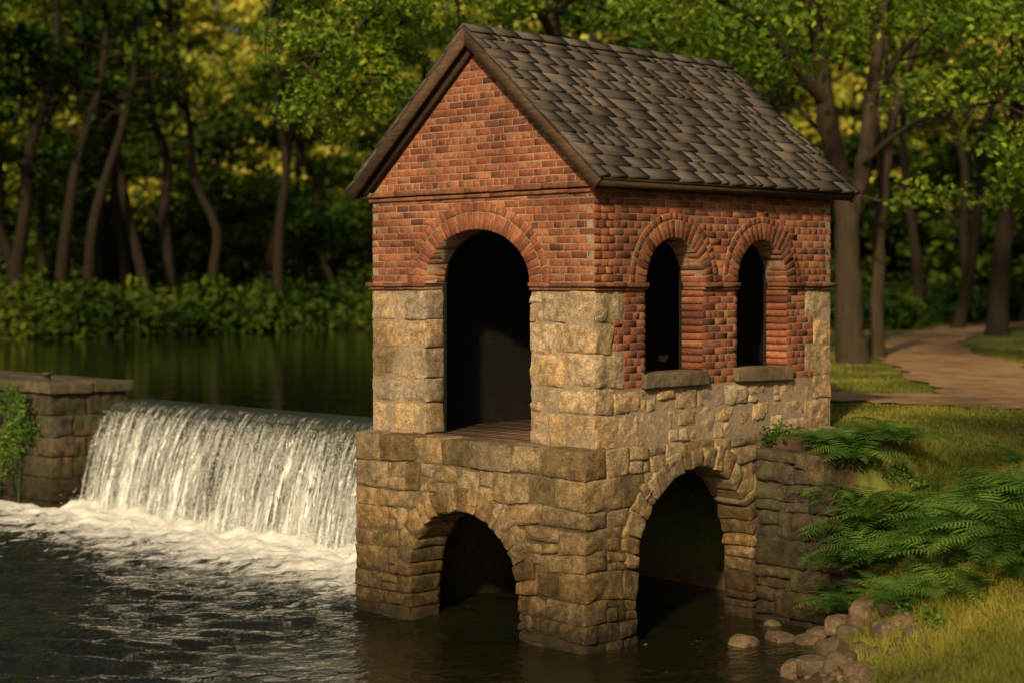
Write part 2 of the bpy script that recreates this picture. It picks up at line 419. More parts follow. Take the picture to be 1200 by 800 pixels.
def voussoirs(mb,op,mp,n,d0,d1,kind='rock',rho=(0,None),jit=.0):
    c,a,b,z0,zs,ring=op; r0=rho[0]; r1=ring if rho[1] is None else rho[1]
    th,L=arclen(a+(r0+r1)/2,b+(r0+r1)/2); tot=L[-1]
    cuts=np.linspace(0,tot,n+1); 
    if jit: cuts[1:-1]+=rng.uniform(-jit,jit,n-1)*tot/n
    def post(P):
        t=np.interp(P[:,0],L,th); rr=P[:,2]
        return np.stack([c+(a+rr)*np.cos(t),P[:,1],zs+(b+rr)*np.sin(t)],1)
    for i in range(n):
        if kind=='rock': rock(mb,(cuts[i],d0+rng.uniform(-.012,.012),r0),(cuts[i+1],d1,r1+rng.uniform(-.07,.03)),mp,post=post,r=.02,amp=.016,gap=.004)
        else: brick(mb,(cuts[i],d0,r0),(cuts[i+1],d1,r1),mp,post=post)
# ---- lower storey
OPF=(1.79,.86,.82,-.6,.50,.29); OPS=(1.62,1.0,.98,-.6,.82,.28)
FX,SY,LYY=-.22,-.06,3.66
st=MB(); mo=MB()
plate(mo,SY+.02,LYY-.02,-.6,2.06,[OPF],.018,.48,mf(FX)); plate(mo,FX+.5,LX-.02,-.6,2.06,[OPS],.018,.42,ms(SY))
plate(mo,FX+.5,LX-.02,-.6,2.06,[],.03,.42,ml(LYY)); plate(mo,SY+.45,LYY-.45,-.6,2.06,[],.03,.3,mbk(LX))
rowsL=[-.4,-.12,.10,.28,.50,.80,1.0,1.27,1.48,1.80,2.10]
WARP[0]=.045
for i,(z0,z1) in enumerate(zip(rowsL[:-1],rowsL[1:])):
    qa,qb=(.62,.38) if i%2 else (.40,.60)
    qa+=rng.uniform(-.06,.06); qb+=rng.uniform(-.05,.05)
    top=(i==len(rowsL)-2)
    qb=min(qb,.60)
    rock(st,(FX,SY,z0),(FX+qb,SY+qa,z1),None)
    qc=.45 if i%2 else .6
    rock(st,(FX,LYY-qc,z0),(FX+(.6 if i%2 else .42),LYY,z1),None)
    wm,wM=(.42,.7) if top else (.2,.5)
    fill_row(st,SY+qa,LYY-qc,z0,z1,mf(FX),[OPF],.46,wm,wM,0 if top else .5)
    fill_row(st,FX+qb,LX,z0,z1,ms(SY),[OPS],.40,.2,.5,.55)
    fill_row(st,FX+.6,LX,z0,z1,ml(LYY),[],.40,.25,.5,.3,step=.1)
voussoirs(st,OPF,mf(FX),17,-.026,.5,jit=.3); voussoirs(st,OPS,ms(SY),19,-.026,.44,jit=.3)
WARP[0]=0
build('lower_stone_walls',st,STONE,HOUSE,True); build('lower_wall_core',mo,MORTARL,HOUSE)
# ---- upper storey
OPU=(1.8,.84,.60,2.1,3.85,.31)
OW1=(1.30,.48,.50,2.86,3.85,.28); OW2=(2.90,.47,.50,2.86,3.85,.28)
RIDGE,SL,EV=6.71,.859,.25
rl=lambda s: RIDGE-.13-SL*abs(s-1.8)
T=.33
mo=MB(); so=MB()
plate(mo,.018,WY-.018,2.0,lambda s:rl(s)-.02,[OPU],.005,T-.04,mf(0)); plate(mo,T-.02,LX-.018,2.0,4.98,[OW1,OW2],.005,T-.04,ms(0))
plate(mo,T-.02,LX-.02,2.0,4.98,[],.01,T-.04,ml(WY)); plate(mo,T,WY-T,2.0,lambda s:rl(s)-.02,[],.01,T-.04,mbk(LX))
build('upper_wall_core',mo,MORTAR,HOUSE)
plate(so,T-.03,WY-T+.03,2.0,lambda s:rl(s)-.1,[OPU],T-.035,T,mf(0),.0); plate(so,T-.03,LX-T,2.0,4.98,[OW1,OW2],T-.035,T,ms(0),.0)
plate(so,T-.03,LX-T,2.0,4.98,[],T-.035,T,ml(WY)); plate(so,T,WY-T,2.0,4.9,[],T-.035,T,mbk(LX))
build('interior_plaster',so,SHADEWALL,HOUSE)
st=MB()
CH=.0815; ZB=2.72
rowsU=[2.10,2.46,2.74,3.09,3.42,3.77]
for i,(z0,z1) in enumerate(zip(rowsU[:-1],rowsU[1:])):
    qa,qb=(.56,.30) if i%2 else (.42,.46)
    if i==0: qb=.7
    kk=dict(bulge=.018,r=.02,amp=.018)
    rock(st,(0,0,z0),(qb,qa,z1),None,**kk); rock(st,(0,WY-qa,z0),(.4,WY,z1),None,**kk)
    fill_row(st,qa,WY-qa,z0,z1,mf(0),[OPU],T-.03,.24,.5,.4,**kk)
    qd=(.55,.38)[i%2]
    rock(st,(LX-qd,0,z0),(LX,.4,z1),None,**kk)
    if i<2: fill_row(st,qb,LX-qd,z0,min(z1,2.70),ms(0),[],T-.03,.22,.55,.6)
    fill_row(st,.42,LX,z0,z1,ml(WY),[],T-.03,.3,.5,.3,step=.1); fill_row(st,.4,WY-.4,z0,z1,mbk(LX),[],T-.03,.3,.5,.3,step=.1)
build('upper_stone_walls',st,STONEU,HOUSE,True)
st=MB()
for (c,a,*_) in (OW1,OW2): rock(st,(c-a-.07,-.07,2.71),(c+a+.07,T,2.88),None,r=.015,amp=.008,bulge=.004,tint=.45)
build('window_sills',st,masonry_mat('sill_stone',[(.13,.10,.06),(.20,.15,.09)],.4,.008,9),HOUSE,True)
bk=MB()
def brick_wall(mp,sa,sb,z0,z1,ops,side,roof=None,zone=None,jd=T-.03):
    cl=clipsof(ops); z=z0; j=int(round((z0-ZB)/CH))
    while z<z1-.02:
        zt=min(z+CH,z1); lo,hi=sa,sb
        even=(j%2==0)
        if side=='F': lo=sa if even else sa+.115; hi=sb if even else sb-.115
        if side=='S': lo=sa+.115 if even else sa; hi=sb-.115 if even else sb
        if zone: lo,hi=zone(z,lo,hi)
        if roof:
            hwz=(RIDGE-.13-z)/SL
            lo=max(lo,1.8-hwz); hi=min(hi,1.8+hwz)
        if hi-lo>.04:
            hdr=(j%6==3)
            bw=.1125 if hdr else .225
            for (p,q) in segs(lo,hi,z,zt,ops):
                off=(0 if even else bw/2)+rng.uniform(-.015,.015)
                k=math.floor((p-off)/bw)
                s=p
                while s<q-.005:
                    e=min(off+(k+1)*bw+rng.uniform(-.006,.006),q); k+=1
                    if e-s<.03: 
                        if e>=q-.005: break
                        continue
                    if q-e<.04: e=q
                    near=(abs(s-p)<.01 and p>sa+.2) or (abs(e-q)<.01 and q<sb-.2)
                    post=None
                    if roof: 
                        def post(V): V[:,2]=np.minimum(V[:,2],RIDGE-.13-SL*np.abs(V[:,0]-1.8)); return V
                    brick(bk,(s,0,z),(e,jd if near else .105,zt),mp,cl,post)
                    s=e
        z+=CH; j+=1
def zn(z,lo,hi):
    i=0
    while i<4 and z>rowsU[i+1]-.02: i+=1
    qb=(.46,.30)[i%2]; qd=(.55,.38)[i%2]
    return qb,LX-qd
ZA=3.864; ZC=4.805
brick_wall(mf(0),0,WY,ZA,ZC,[OPU],'F'); 
brick_wall(mf(0),0,WY,4.93,6.6,[],'F',roof=True)
brick_wall(ms(0),0,LX,ZB,3.77,[OW1,OW2],'N',zone=zn)
brick_wall(ms(0),0,LX,ZA,4.96,[OW1,OW2],'S')
brick_wall(ml(WY),0,LX,3.78,4.96,[],'S'); brick_wall(mbk(LX),0,WY,3.78,6.6,[],'F',roof=True)
for op,mp in ((OPU,mf(0)),(OW1,ms(0)),(OW2,ms(0))):
    th,L=arclen(op[1]+.1,op[2]+.1); n=int(L[-1]/.082)
    voussoirs(bk,op,mp,n,-.014,T-.02,'b',(0,.2)); 
    th,L=arclen(op[1]+.25,op[2]+.25); n=int(L[-1]/.09)
    voussoirs(bk,op,mp,n,-.018,T-.05,'b',(.2,op[5]))
build('brick_walls',bk,BRICK,HOUSE)
mr=MB()
for op,mp in ((OPU,mf(0)),(OW1,ms(0)),(OW2,ms(0))):
    c,a,b,z0,zs,ring=op; th=np.linspace(0,math.pi,40); V=[]
    for rr,d in ((.006,T-.03),(.006,-.008),(ring-.006,-.008),(ring-.006,.02)):
        V.append(np.stack([c+(a+rr)*np.cos(th),0*th+d,zs+(b+rr)*np.sin(th)],1))
    V=np.stack(V,0); P_,_=mp(V.reshape(-1,3)); mr.add(P_,gridq(np.arange(160).reshape(4,40)))
build('arch_mortar',mr,MORTAR,HOUSE)
bd=MB()
def band(z0,z1,pr,mp,sa,sb,w=.225,dep=.12):
    s=sa
    while s<sb-.01:
        e=min(s+w,sb); 
        if sb-e<.06: e=sb
        brick(bd,(s-.003,-pr,z0),(e+.003,dep,z1),mp,jit=.002); s=e
for z0,z1,pr in ((3.77,3.805,.03),(3.805,3.862,.055)):
    for a_,b_ in ((-pr,.94),(2.66,WY+pr)): band(z0,z1,pr,mf(0),a_,b_,.34,T-.05)
    for a_,b_ in ((0.12,.82),(1.78,2.43),(3.37,LX+pr)): band(z0,z1,pr,ms(0),a_,b_,.34,T-.05)
for z0,z1,pr in ((4.805,4.86,.03),(4.86,4.93,.065)):
    band(z0,z1,pr,mf(0),-pr,WY+pr,.4); band(z0,z1,pr,ms(0),.12,LX+pr,.4)
build('string_courses',bd,masonry_mat('band_brick',[(.15,.062,.037),(.27,.115,.06),(.21,.082,.046)],.5,.005,16),HOUSE)
fl=MB(); x=.14
while x<3.9:
    box(fl,(x,.28,2.07),(x+.145,WY-.28,2.112+rng.uniform(0,.004)),rng.random()); x+=.15
build('floor_planks',fl,wood_mat('floor_wood',(.08,.05,.03),(.19,.12,.07),(1,)),HOUSE)
# ---- roof
cs=math.cos(math.atan(SL)); sn=math.sin(math.atan(SL)); X0,X1=-.19,LX+.24
SLen=(1.8+EV)/cs
def roofpt(side,t,x,off):
    y=-EV+t*cs; z=RIDGE-SL*(1.8+EV)+t*sn
    y-=off*sn; z+=off*cs
    if side: y=2*1.8-y
    return (x,y,z)
BQ=[[0,3,2,1],[4,5,6,7],[0,1,5,4],[1,2,6,5],[2,3,7,6],[3,0,4,7]]
dk=MB(); sh=MB(); ex=.19
def rboard(mb,side,ta,tb,xa,xb,oa,ob,t):
    ea=SLen+oa*SL if tb is None else tb; eb=SLen+ob*SL if tb is None else tb
    V=[roofpt(side,ta,xa,oa),roofpt(side,ta,xb,oa),roofpt(side,ea,xb,oa),roofpt(side,ea,xa,oa),roofpt(side,ta,xa,ob),roofpt(side,ta,xb,ob),roofpt(side,eb,xb,ob),roofpt(side,eb,xa,ob)]
    mb.add(V,BQ,t)
for side in (0,1):
    rboard(dk,side,.02,None,X0+.05,X1-.05,-.05,-.02,.4)
    nr=int(SLen/ex)+1
    for i in range(nr):
        t0=i*ex+rng.uniform(-.006,.006); x=X0+rng.uniform(-.3,0); rowt=rng.uniform(-.12,.12); 
        while x<X1:
            w=rng.choice([.14,.2,.28,.36,.46])*rng.uniform(.85,1.15); xe=min(x+w,X1+rng.uniform(0,.012)); xs=max(x,X0-rng.uniform(0,.012))
            if X1-xe<.05: xe=X1
            if xe-xs>.02:
                tl=t0+rng.uniform(-.007,.005); tu=min(t0+ex*1.7,SLen-.03)
                b0=.032+rng.uniform(-.002,.005); tw=rng.uniform(-.002,.002); g=.0012
                V=[roofpt(side,tl,xs+g,-.012),roofpt(side,tl+rng.uniform(-.003,.003),xe-g,-.012),roofpt(side,tu,xe-g,-.018),roofpt(side,tu,xs+g,-.018),
                   roofpt(side,tl,xs+g,b0+tw),roofpt(side,tl,xe-g,b0-tw),roofpt(side,tu,xe-g,-.004),roofpt(side,tu,xs+g,-.004)]
                sh.add(V,BQ,np.clip(.45+rowt+rng.normal(0,.20),0,1))
            x+=w
            if xe>=X1: break
    x=X0-.01
    while x<X1:
        xe=min(x+.42,X1+.01); s_=.003*side
        V=[roofpt(side,SLen-.13,x,.026),roofpt(side,SLen-.13,xe,.020),roofpt(side,SLen+.012,xe,.012),roofpt(side,SLen+.012,x,.018),
           roofpt(side,SLen-.13,x,.046),roofpt(side,SLen-.13,xe,.038),roofpt(side,SLen+.012+s_,xe,.030+s_),roofpt(side,SLen+.012+s_,x,.038+s_)]
        sh.add(V,BQ,rng.random()*.6); x+=.40
build('roof_shingles',sh,SHING,HOUSE); build('roof_deck',dk,TRIM,HOUSE)
tr=MB()
for side in (0,1):
    rboard(tr,side,.0,None,X0+.005,X0+.045,-.15,-.022,.6); rboard(tr,side,.0,None,X1-.045,X1-.005,-.15,-.022,.6)
    rboard(tr,side,.12,None,-.085,-.012,-.20,-.053,.2)
    rboard(tr,side,.01,.045,X0+.05,X1-.05,-.13,-.052,.35)
    rboard(tr,side,.10,.16,-.0,LX,-.19,-.055,.15)
build('roof_trim',tr,TRIM,HOUSE)
# ---------------------------------------------------------------- wing wall, abutment, weir
WG=MB()
for i,(z0,z1) in enumerate(zip([-.3,.05,.36,.62,.95,1.25,1.58],[.05,.36,.62,.95,1.25,1.58,1.93])):
    fill_row(WG,-1.75+.12*i,-.07,z0,z1,mf(2.66),[],.42,.25,.7,.45,amp=.022,bulge=.03)
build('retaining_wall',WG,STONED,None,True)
AB=empty('dam_abutment')
AX=3.42
a=MB()
for i,(z0,z1) in enumerate(zip([-.3,.1,.5,.86,1.2,1.58],[.1,.5,.86,1.2,1.58,1.95])):
    q1,q2=(.7,.45) if i%2 else (.45,.7)
    rock(a,(1.9,14.3,z0),(1.9+q1,14.3+q2,z1),None,bulge=.03,amp=.02)
    fill_row(a,1.9+q1,AX,z0,z1,ms(14.3),[],.5,.35,.9,.3,amp=.02); fill_row(a,14.3+q2,19.5,z0,z1,mf(1.9),[],.5,.35,.9,.3,amp=.02)
    fill_row(a,14.35,19.5,z0,z1,mbk(AX),[],.4,.4,.9,.1,amp=.02,step=.1)
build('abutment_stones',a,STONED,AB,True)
a=MB(); box(a,(1.95,14.35,-.5),(AX-.05,19.4,1.93)); build('abutment_core',a,STONED,AB)
a=MB()
xa=1.82
for xb in (2.7,AX+.08):
    y=14.2
    for yb in (15.6,17.2,19.5):
        rock(a,(xa,y,1.95),(xb,yb,2.15),None,r=.02,amp=.012,bulge=.004,step=.1); y=yb
    xa=xb
build('abutment_coping',a,masonry_mat('coping_stone',[(.08,.064,.04),(.13,.10,.06)],.5,.012,7,0,.9,.5),AB,True)
a=MB(); bp=np.array([2.35,15.2,2.14])
tube(a,[bp,bp+[0,0,.1],bp+[0,0,.101],bp+[0,0,.14],bp+[0,0,.141]],[.06,.06,.10,.10,.001],12)
m,nt,out=newmat('cast_iron'); N=NT(nt); N.l(N.princ((.04,.04,.04),.5).outputs[0],out.inputs[0])
build('mooring_bollard',a,m)
DAM=empty('weir')
a=MB(); prism(a,[(3.9,3.6,-.8),(2.95,3.6,-.8),(3.2,3.6,1.60),(3.32,3.6,1.71)],(0,10.8,0)); 
box(a,(3.3,3.6,-.8),(4.0,19.4,1.70))
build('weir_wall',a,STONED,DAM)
def falls(name,seed,off,mat):
    ny=520; nt_=44; ys=np.linspace(3.62,14.32,ny); ts=np.linspace(-.35,1,nt_)
    Y,Tt=np.meshgrid(ys,ts,indexing='ij'); tp=np.maximum(Tt,0)
    X=3.22-.72*tp-np.minimum(Tt,0)*1.6; Z=1.795-1.86*tp**1.75
    P=np.stack([Y.ravel()*7,Tt.ravel()*1.3,0*Y.ravel()],1); n=fbm(P,seed,3).reshape(Y.shape)
    P2=np.stack([Y.ravel()*30,Tt.ravel()*5,0*Y.ravel()],1); n2=vnoise(P2,seed+5).reshape(Y.shape)
    P3=np.stack([Y.ravel()*.7,0*Y.ravel(),0*Y.ravel()],1); n3=vnoise(P3,seed+9).reshape(Y.shape)
    X=X-off*np.minimum(tp*3,1)-(n*.06+n2*.018+n3*.05)*np.minimum(tp*1.6,1); 
    Z=Z+n*.004
    mb=MB(); mb.add(np.stack([X.ravel(),Y.ravel(),Z.ravel()],1),gridq(np.arange(Y.size).reshape(Y.shape)),np.clip(tp.ravel(),0,1))
    return build(name,mb,mat,DAM,True)
def fall_mat(name,th,seed):
    m,nt,out=newmat(name); N=NT(nt); p=N.pos(); t=N.attr()
    x=N.n('ShaderNodeVectorMath',operation='ADD'); N.l(p,x.inputs[0]); x.inputs[1].default_value=(0,seed,0); p=x.outputs[0]
    s1=N.noise(N.mapping(p,(1.5,13,.5)),1,4,.65,.3); s2=N.noise(N.mapping(p,(4,52,2.4)),1,4,.7,.6); s3=N.noise(N.mapping(p,(12,60,12)),1,3,.7)
    s4=N.noise(N.mapping(p,(.5,1.2,.2)),1,2,.5)
    f=N.math('ADD',N.math('MULTIPLY',s1,.8),N.math('MULTIPLY',s2,.65)); f=N.math('ADD',f,N.math('MULTIPLY',s3,.5))
    f=N.math('ADD',f,N.math('MULTIPLY',s4,.25))
    f=N.math('ADD',f,N.math('MULTIPLY',t,.16))
    k=N.ramp(N.math('SUBTRACT',f,th),[(0,0),(.14,.85),(.26,1)])
    lip=N.ramp(t,[(0,.0),(.02,.3),(.10,1)])
    al=N.math('MULTIPLY',k,lip)
    white=N.princ((.78,.82,.80),.35,N.bump(s2,.8,.04),.5)
    wet=N.princ((.03,.034,.022),.08,N.bump(s1,.8,.05),.5)
    tp=N.n('ShaderNodeBsdfTransparent'); mg=N.n('ShaderNodeMixShader'); 
    N.val(mg.inputs[0],N.ramp(t,[(0,1),(.1,.75),(.4,.35)])); N.l(tp.outputs[0],mg.inputs[1]); N.l(wet.outputs[0],mg.inputs[2])
    mx=N.n('ShaderNodeMixShader'); N.l(al,mx.inputs[0]); N.l(mg.outputs[0],mx.inputs[1]); N.l(white.outputs[0],mx.inputs[2])
    N.l(mx.outputs[0],out.inputs[0]); return m
falls('waterfall_sheet',11,.0,fall_mat('falling_water',1.10,0)); falls('waterfall_strands',41,.07,fall_mat('falling_water_strands',1.22,37))
n=26000; y=rng.uniform(3.7,14.25,n); u=rng.random(n); x=2.42-np.abs(rng.normal(0,.22,n))+.15; z=np.abs(rng.normal(0,.12,n))
fallm=rng.random(n)<.4; tt=rng.uniform(.25,1,n); x=np.where(fallm,3.22-.72*tt-.10-rng.random(n)*.07,x); z=np.where(fallm,1.795-1.86*tt**1.75,z)
C=np.stack([x,y,z],1); s=rng.uniform(.003,.010,n); A=rng.normal(size=(n,3)); A/=np.linalg.norm(A,axis=1,keepdims=True); B=np.cross(A,rng.normal(size=(n,3))); B/=np.linalg.norm(B,axis=1,keepdims=True); D=np.cross(A,B)
V=np.stack([C+A*s[:,None],C+B*s[:,None],C+D*s[:,None]*1.0-np.array([0,0,1])*s[:,None],C-(A+B+D)*s[:,None]*.6],1).reshape(-1,3)
i0=np.arange(n)[:,None]*4; tri=np.concatenate([i0+np.array([[0,1,2]]),i0+np.array([[0,3,1]]),i0+np.array([[1,3,2]]),i0+np.array([[0,2,3]])])
m,nt,out=newmat('spray_droplets'); N=NT(nt); N.l(N.princ((.85,.87,.85),.4).outputs[0],out.inputs[0]); SPRAY=m
mb=MB(); mb.add(V,tri); build('waterfall_spray',mb,SPRAY,DAM)
# ---------------------------------------------------------------- water
def coarse(lo,a,st,b,hi,k=14):
    return np.unique(np.concatenate([a-np.geomspace(.3,a-lo,k),np.arange(a,b,st),b+np.geomspace(.3,hi-b,k)]))
wx=np.concatenate([-9-np.geomspace(.3,70,14)[::-1],np.arange(-9,3.02,.04),[3.1,3.9]]); wy=coarse(-60,-6,.05,15,40)
WX,WYY=np.meshgrid(wx,wy,indexing='ij'); X_=WX.ravel();Y_=WYY.ravel()
far=np.clip(1-np.maximum(0,np.maximum(-9-X_,np.maximum(-6-Y_,Y_-15)))*3,0,1)
dfall=np.maximum(2.45-X_,0); inr=sstep(Y_,3.0,4.2)
turb=np.exp(-dfall/1.5)*inr
calm=1-.75*sstep(Y_,3.2,1.6)*sstep(X_,-5,-2)
P=np.stack([X_,Y_,0*X_],1)
Rr=np.stack([X_*.8+Y_*.6,(-X_*.6+Y_*.8)*.45,0*X_],1)
z=(.034*fbm(Rr*2.6,21,3)+.02*vnoise(P*.9,23))*calm+turb*(.09*fbm(P*3.5,25,4)+.06)
mb=MB(); mb.add(np.stack([X_,Y_,z*far],1),gridq(np.arange(X_.size).reshape(WX.shape)),calm)
m,nt,out=newmat('river_water'); N=NT(nt); p=N.pos(); xx,yy,_=N.sep(p); cl=N.attr()
d=N.math('SUBTRACT',2.45,xx); a1=N.math('SUBTRACT',1,N.math('DIVIDE',d,4.4),True)
a1=N.math('MULTIPLY',a1,N.math('MULTIPLY',N.math('SUBTRACT',yy,2.9),.9,True))
a1=N.math('POWER',a1,1.4)
vv=N.mapping(p,(1.5,2.4,1),(0,0,.3))
f1=N.noise(vv,1.5,8,.76,.9)
f=N.math('ADD',N.math('MULTIPLY',a1,1.28),N.math('MULTIPLY',N.math('SUBTRACT',f1,.5),2.6))
foam=N.ramp(f,[(.38,0),(.62,.6),(.92,1)])
r1=N.noise(N.mapping(p,(5,8,5),(0,0,.6)),1,4,.6,.5); r2=N.noise(N.mapping(p,(1.6,2.4,2),(0,0,.6)),1,2,.5,.3)
hb=N.math('MULTIPLY',N.math('ADD',r1,N.math('MULTIPLY',r2,1.6)),cl); nb=N.bump(hb,1,.12)
wt=N.princ(N.mix(N.noise(p,.6,2),(.005,.006,.0025),(.010,.010,.004)),.035,nb,.5); wt.inputs['IOR'].default_value=1.36
fo=N.princ((.82,.83,.79),.7,N.bump(f1,1,.10),.2)
mx=N.n('ShaderNodeMixShader'); N.l(foam,mx.inputs[0]); N.l(wt.outputs[0],mx.inputs[1]); N.l(fo.outputs[0],mx.inputs[2]); N.l(mx.outputs[0],out.inputs[0])
build('river_water',mb,m,None,True)
PS=[(3.24,3.6),(4.6,3.2),(9.4,7.1),(30.4,28.5),(64,61),(45,52),(30,48.6),(17,46.1),(7,43.3),(1,30),(2.6,19.3),(3.24,19.3)]
mb=MB(); mb.add([(x,y,1.775) for x,y in PS],[list(range(len(PS)))])
m,nt,out=newmat('pond_water'); N=NT(nt); p=N.pos()
r1=N.noise(N.mapping(p,(1.2,1.2,1)),1,4,.55,.3)
wt=N.princ((.007,.009,.004),.06,N.bump(r1,.3,.05),.5); wt.inputs['IOR'].default_value=1.33; N.l(wt.outputs[0],out.inputs[0])
build('mill_pond_water',mb,m)
# ---------------------------------------------------------------- foliage
def leaves(mb,C,size,flat=.7,asp=.55,dirv=None):
    n=len(C); nr=rng.normal(size=(n,3)); nr[:,2]=np.abs(nr[:,2])*.8+flat; nr/=np.linalg.norm(nr,axis=1,keepdims=True)
    A=np.cross(nr,rng.normal(size=(n,3))); A/=np.linalg.norm(A,axis=1,keepdims=True)+1e-9; A[:,2]-=.25; B=np.cross(nr,A)
    s=(size*rng.uniform(.6,1.3,n))[:,None]
    V=np.stack([C-A*s,C+B*s*asp-A*s*.1,C+A*s,C-B*s*asp-A*s*.1],1).reshape(-1,3)
    mb.add(V,np.arange(n*4).reshape(n,4),np.repeat(rng.random(n),4))
def cluster(mb,c,r,n,size,flat=.7,squash=.5):
    d=rng.normal(size=(n,3)); d/=np.linalg.norm(d,axis=1,keepdims=True)
    rad=rng.random(n)**.5
    P=d*rad[:,None]*r; P[:,2]*=squash; P[:,2]-=.12*(P[:,0]**2+P[:,1]**2)/max(r,.1)
    leaves(mb,c+P,size,flat)
def gen_tree(seed,Ht,r0,crown0,cr,nb,ncl,lsz,lean=(0,0),clr=1.2,nl=55):
    global rng
    keep=rng; rng=np.random.default_rng(seed)
    tk=MB(); lf=MB(); k=8
    zz=np.linspace(0,Ht*.9,k); path=np.stack([lean[0]*(zz/Ht)**1.3+rng.normal(0,.18,k)*(zz>0),lean[1]*(zz/Ht)**1.3+rng.normal(0,.18,k)*(zz>0),zz-.3],1)
    pth=smoothpath(path,3); rad=r0*(1-np.linspace(0,1,len(pth)))**.8+.03; rad[0]*=1.45; rad[1]*=1.1
    tube(tk,pth,rad,8)
    for i in range(nb):
        f=rng.uniform(crown0,.98); ix=min(int(f*len(pth)),len(pth)-1); p0=pth[ix]; az=rng.uniform(0,2*math.pi)
        L=cr*rng.uniform(.5,1.0)*(1.15-.75*max(0,(f-crown0)/(1-crown0))); up=rng.uniform(.15,.7)
        d=np.array([math.cos(az),math.sin(az),up])
        pts=[p0]; 
        for q in range(1,5): pts.append(p0+d*L*q/4+np.array([0,0,-.10*L*(q/4)**2])+rng.normal(0,.12,3)*q)
        br=smoothpath(pts,2); tube(tk,br,np.linspace(max(rad[ix]*.45,.035),.015,len(br)),5)
        for c in range(ncl):
            q=rng.uniform(.3,1.05); b=p0+d*L*q+rng.normal(0,.22*L*.6,3)*np.array([1,1,.6])
            cluster(lf,b,clr*rng.uniform(.5,1.2),int(nl*rng.uniform(.6,1.3)),lsz)
    rng=keep
    return tk,lf
def flat(mb):
    d={}
    for q in mb.Q: d.setdefault(q.shape[1],[]).append(q)
    return np.concatenate(mb.V),{k:np.concatenate(v) for k,v in d.items()},np.concatenate(mb.T)
def variants(specs,lsz,clr,nl):
    return [tuple(flat(m_) for m_ in gen_tree(sd_,Ht,r0,c0,cr,nb,ncl,lsz,ln,clr,nl)) for (sd_,Ht,r0,c0,cr,nb,ncl,ln) in specs]
def stamp(mb,fm,loc,sc,rz,rt=None):
    V,Qs,T_=fm; c,s=math.cos(rz),math.sin(rz); k=sc*random.uniform(.9,1.1)
    P=np.stack([(V[:,0]*c-V[:,1]*s)*sc+loc[0],(V[:,0]*s+V[:,1]*c)*sc+loc[1],V[:,2]*k+loc[2]],1)
    T2=T_ if rt is None else np.clip(T_*.75+rt*.7-.2,0,1.2)
    base=mb.n; first=True
    for kk,Q in Qs.items():
        if first: mb.add(P,Q,T2); first=False
        else: mb.Q.append(Q+base)
VAR=variants([(1,19,.26,.38,4.6,24,4,(2.5,.5)),(2,17,.20,.42,4.0,20,4,(-3.2,1)),(3,21,.28,.36,5.0,26,4,(.8,-2.2)),(4,15,.17,.35,3.8,20,4,(3.4,-1.5)),(5,18,.22,.5,4.4,20,4,(-2,-2))],.17,1.2,50)
VARS=variants([(21,19,.27,.52,4.2,18,2,(3.5,-2.5)),(22,18,.24,.50,4.0,16,2,(-3.8,2)),(23,20,.28,.55,4.2,16,2,(2.8,-1.5))],.17,.9,42)
VARB=variants([(11,17,.3,.12,5.6,30,4,(1.5,.5)),(12,20,.3,.15,6.0,32,4,(-2,1)),(13,15,.25,.10,5.2,28,4,(.3,-1))],.30,1.7,34)
VARM=variants([(31,9,.16,.06,4.6,24,4,(1,.5)),(32,8,.14,.05,4.2,22,4,(-1,1)),(33,10,.16,.08,4.6,24,4,(.3,-1))],.26,1.4,38)
FT=MB(); FD=MB(); FB=MB(); FM_=MB()
def put_tree(px,dep,sc=None,V_=None,crown=None):
    p=W(px,dep); h=float(H(p[0],p[1])[0]); V_=V_ or VAR; v=random.randrange(len(V_))
    sc=sc or random.uniform(.85,1.2); rz=random.uniform(0,6.28)
    stamp(FT,V_[v][0],(p[0],p[1],h),sc,rz); stamp(crown if crown is not None else FD,V_[v][1],(p[0],p[1],h),sc,rz,random.random())
for dep,stp,jit,sc0 in ((112,66,20,.95),(126,58,20,1.1),(146,60,20,1.35)):
    px=-100
    while px<1310:
        if not(dep==146 and (170<px<300 or 590<px<700)): put_tree(px+random.uniform(-jit,jit),dep+random.uniform(-4,4),sc0*random.uniform(.85,1.15),VARB,FB)
        px+=stp*random.uniform(.8,1.25)
px=-110
while px<1330:
    dep=random.uniform(90,101)-(9 if px<160 else 0)
    put_tree(px,dep,random.uniform(.7,1.1),VARM,FM_); px+=random.uniform(30,48)
for px,dep in ((0,67),(40,76),(-50,64),(-30,74),(110,80),(398,84),(470,92),(540,96),(345,90)): put_tree(px,dep,random.uniform(.85,1.05))
for px,dep in ((20,66),(70,67.5),(98,68.5),(182,71.5),(205,74),(262,74.5),(330,77),(300,82),(150,78)): put_tree(px,dep,random.uniform(.9,1.1),VARS)
for px,dep in ((700,58),(790,66),(925,70),(1225,54),(1300,50),(1140,86),(1200,78)): put_tree(px,dep)
for px,dep in ((860,60),(1075,72),(1000,80),(740,74),(1168,58),(1120,66),(905,64)): put_tree(px,dep,None,VARS)
FOREST=empty('distant_forest')
build('trunks',FT,BARKD,FOREST,True,False); build('shore_crowns',FD,LEAFD,FOREST,False,False); build('hill_crowns',FB,LEAFB,FOREST,False,False); build('understorey_crowns',FM_,LEAFM,FOREST,False,False)
